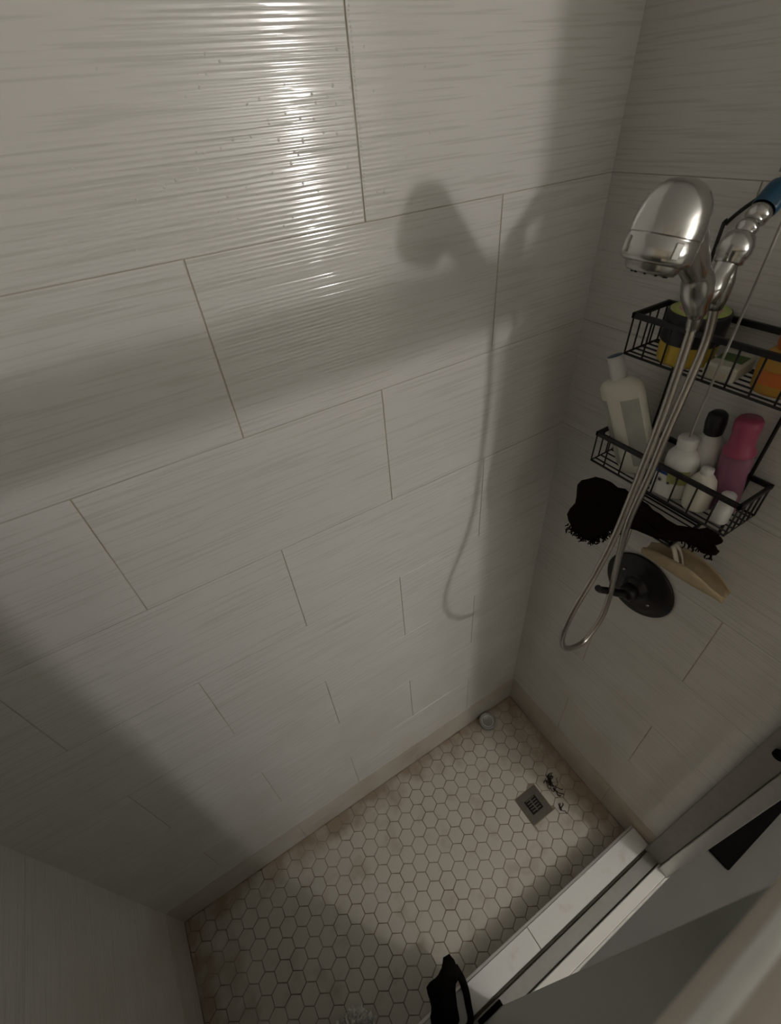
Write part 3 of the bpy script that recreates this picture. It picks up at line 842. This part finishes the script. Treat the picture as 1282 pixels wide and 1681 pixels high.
# ------------------------------------------------------------------ black net cap draped through the soap tray
nt_ = thing('hair_bonnet', (-0.09, -0.30, 1.38), 'black lacy hair bonnet draped over the soap tray below the lower basket', 'bonnet')
crumple([[(-0.120, -0.168, 1.385), (-0.116, -0.205, 1.428), (-0.112, -0.245, 1.432), (-0.112, -0.290, 1.432), (-0.110, -0.335, 1.425), (-0.110, -0.385, 1.430), (-0.106, -0.430, 1.442), (-0.100, -0.455, 1.435)],
         [(-0.128, -0.172, 1.345), (-0.128, -0.205, 1.375), (-0.122, -0.245, 1.390), (-0.122, -0.290, 1.405), (-0.122, -0.335, 1.402), (-0.118, -0.385, 1.412), (-0.112, -0.430, 1.428), (-0.104, -0.458, 1.428)],
         [(-0.125, -0.170, 1.290), (-0.130, -0.205, 1.315), (-0.124, -0.243, 1.335), (-0.120, -0.290, 1.370), (-0.120, -0.338, 1.385), (-0.116, -0.388, 1.400), (-0.110, -0.430, 1.412), (-0.104, -0.460, 1.412)],
         [(-0.116, -0.176, 1.245), (-0.122, -0.205, 1.262), (-0.116, -0.238, 1.272), (-0.110, -0.288, 1.335), (-0.112, -0.340, 1.372), (-0.110, -0.392, 1.394), (-0.104, -0.432, 1.398), (-0.100, -0.455, 1.395)]],
        9, 0.0046, 0.004, 'bonnet_fabric', M_LACE, nt_)
# frayed lace edge
fr_ = MB(); r = random.Random(4)
edge = catmull([(-0.118, -0.172, 1.262), (-0.120, -0.205, 1.262), (-0.116, -0.238, 1.275), (-0.112, -0.262, 1.305), (-0.110, -0.288, 1.335)], 12)
for p in edge:
    for _ in range(2):
        q = p + Vector((r.uniform(-.006, .006), r.uniform(-.006, .006), 0.004))
        pts = [q]
        for k in range(4):
            q = q + Vector((r.uniform(-.004, .004), r.uniform(-.006, .006), r.uniform(-.008, -.001))); pts.append(q)
        fr_.tube(catmull(pts, 3), 0.0013, 5)
fr_.build('lace_edge', M_LACE, nt_); fr_ = MB()
edge = catmull([(-0.104, -0.405, 1.397), (-0.102, -0.432, 1.398), (-0.100, -0.455, 1.395)], 10)
for p in edge:
    q = p.copy(); pts = [q]
    for k in range(3):
        q = q + Vector((r.uniform(-.003, .003), r.uniform(-.004, .004), r.uniform(-.007, -.001))); pts.append(q)
    fr_.tube(catmull(pts, 3), 0.0012, 5)
fr_.build('lace_edge', M_LACE, nt_)

# ------------------------------------------------------------------ tan mitt hanging from the tray hook
mt = thing('bath_mitt', (-0.06, -0.40, 1.27), 'tan terry bath mitt folded open, hanging below the soap tray', 'bath mitt')
def taco(inner, name, mat):
    rows = []
    for i in range(9):
        u = i / 8
        y = -0.322 - 0.176 * u
        zc_ = 1.268 + 0.030 * math.sin(PI * u) + 0.006 * u
        w = 0.034 * (0.35 + 0.65 * math.sin(PI * min(1, max(0, 0.08 + 0.86 * u))))
        row = []
        for j in range(7):
            a = math.radians(-118 + 236 * j / 6)
            row.append((-0.052 - math.sin(a) * w * 0.80 - 0.012 * math.sin(PI * u), y, zc_ + 0.010 - math.cos(a) * w * 0.9 + (0.002 if inner else 0)))
        rows.append(row)
    return crumple(rows, 21, 0.0012, 0.0035, name, mat, mt, 2)
taco(False, 'mitt_shell', M_TAN)
MB().tube(catmull([(-0.066, -0.374, 1.338), (-0.075, -0.385, 1.336), (-0.078, -0.398, 1.318), (-0.074, -0.408, 1.295), (-0.058, -0.408, 1.285), (-0.050, -0.398, 1.300), (-0.056, -0.385, 1.328)], 6, True), 0.0060, 8, closed=True, flat=0.5).build('hanging_strap', M_STRAP, mt)

# ------------------------------------------------------------------ shower valve
vl = thing('shower_valve', (-0.004, -0.322, 1.113), 'round black valve plate with short lever behind the hose loop', 'shower valve')
Mv = frame_to((-0.004, -0.322, 1.113), (-1, 0, 0), (0, 1, 0))
MB().lathe([(0.0001, 0), (0.089, 0), (0.090, 0.003), (0.087, 0.007), (0.060, 0.011), (0.034, 0.013), (0.030, 0.016), (0.028, 0.030), (0.0001, 0.032)], 48, Mv).build('escutcheon', M_BRONZE, vl)
MB().lathe([(0.021, 0.030), (0.022, 0.034), (0.021, 0.052), (0.016, 0.057), (0.0001, 0.058)], 28, Mv).build('handle_hub', M_BRONZE, vl)
MB().tube(catmull([(-0.052, -0.322, 1.113), (-0.075, -0.314, 1.122), (-0.100, -0.302, 1.136), (-0.124, -0.294, 1.150), (-0.132, -0.292, 1.160)], 5),
          [0.0100 - 0.0001 * k for k in range(21)], 12).build('lever', M_BRONZE, vl)
for s in (-1, 1):
    MB().lathe([(0.0034, 0.0), (0.0034, 0.003), (0.0001, 0.0036)], 12, frame_to((-0.0165, -0.322 + s * 0.042, 1.113 + s * 0.028), (-1, 0, 0))).build('screw', M_CHROMED, vl)

# ------------------------------------------------------------------ black mat on the bathroom floor
tag(MB().box((0.19, -0.878, 0.0), (0.70, -0.50, 0.012), bev=0.003).build('floor_mat', M_RUBBER), 'black rubber mat on the bathroom floor beyond the jamb', 'mat')

# ------------------------------------------------------------------ water drops on the lit tile
dm = MB(); r = random.Random(17)
def drop(x, z, s):
    dm.lathe([(s, 0), (s * 0.88, s * 0.10), (s * 0.62, s * 0.20), (s * 0.3, s * 0.26), (0.0001, s * 0.28)], 10, frame_to((x, -THK - 0.0002, z), (0, -1, 0)))
for _ in range(70):
    x = r.gauss(-0.60, 0.10); z = r.uniform(1.945, 2.11)
    drop(x, z, r.uniform(0.0012, 0.0019))
for k in range(52):
    drop(-0.5015 + r.uniform(-.0006, .0006), 1.945 + k * 0.0041, 0.0012)
tag(dm.build('water_drops', M_DROP), 'beads of water on the lit upper wall tiles', 'water', kind='stuff')
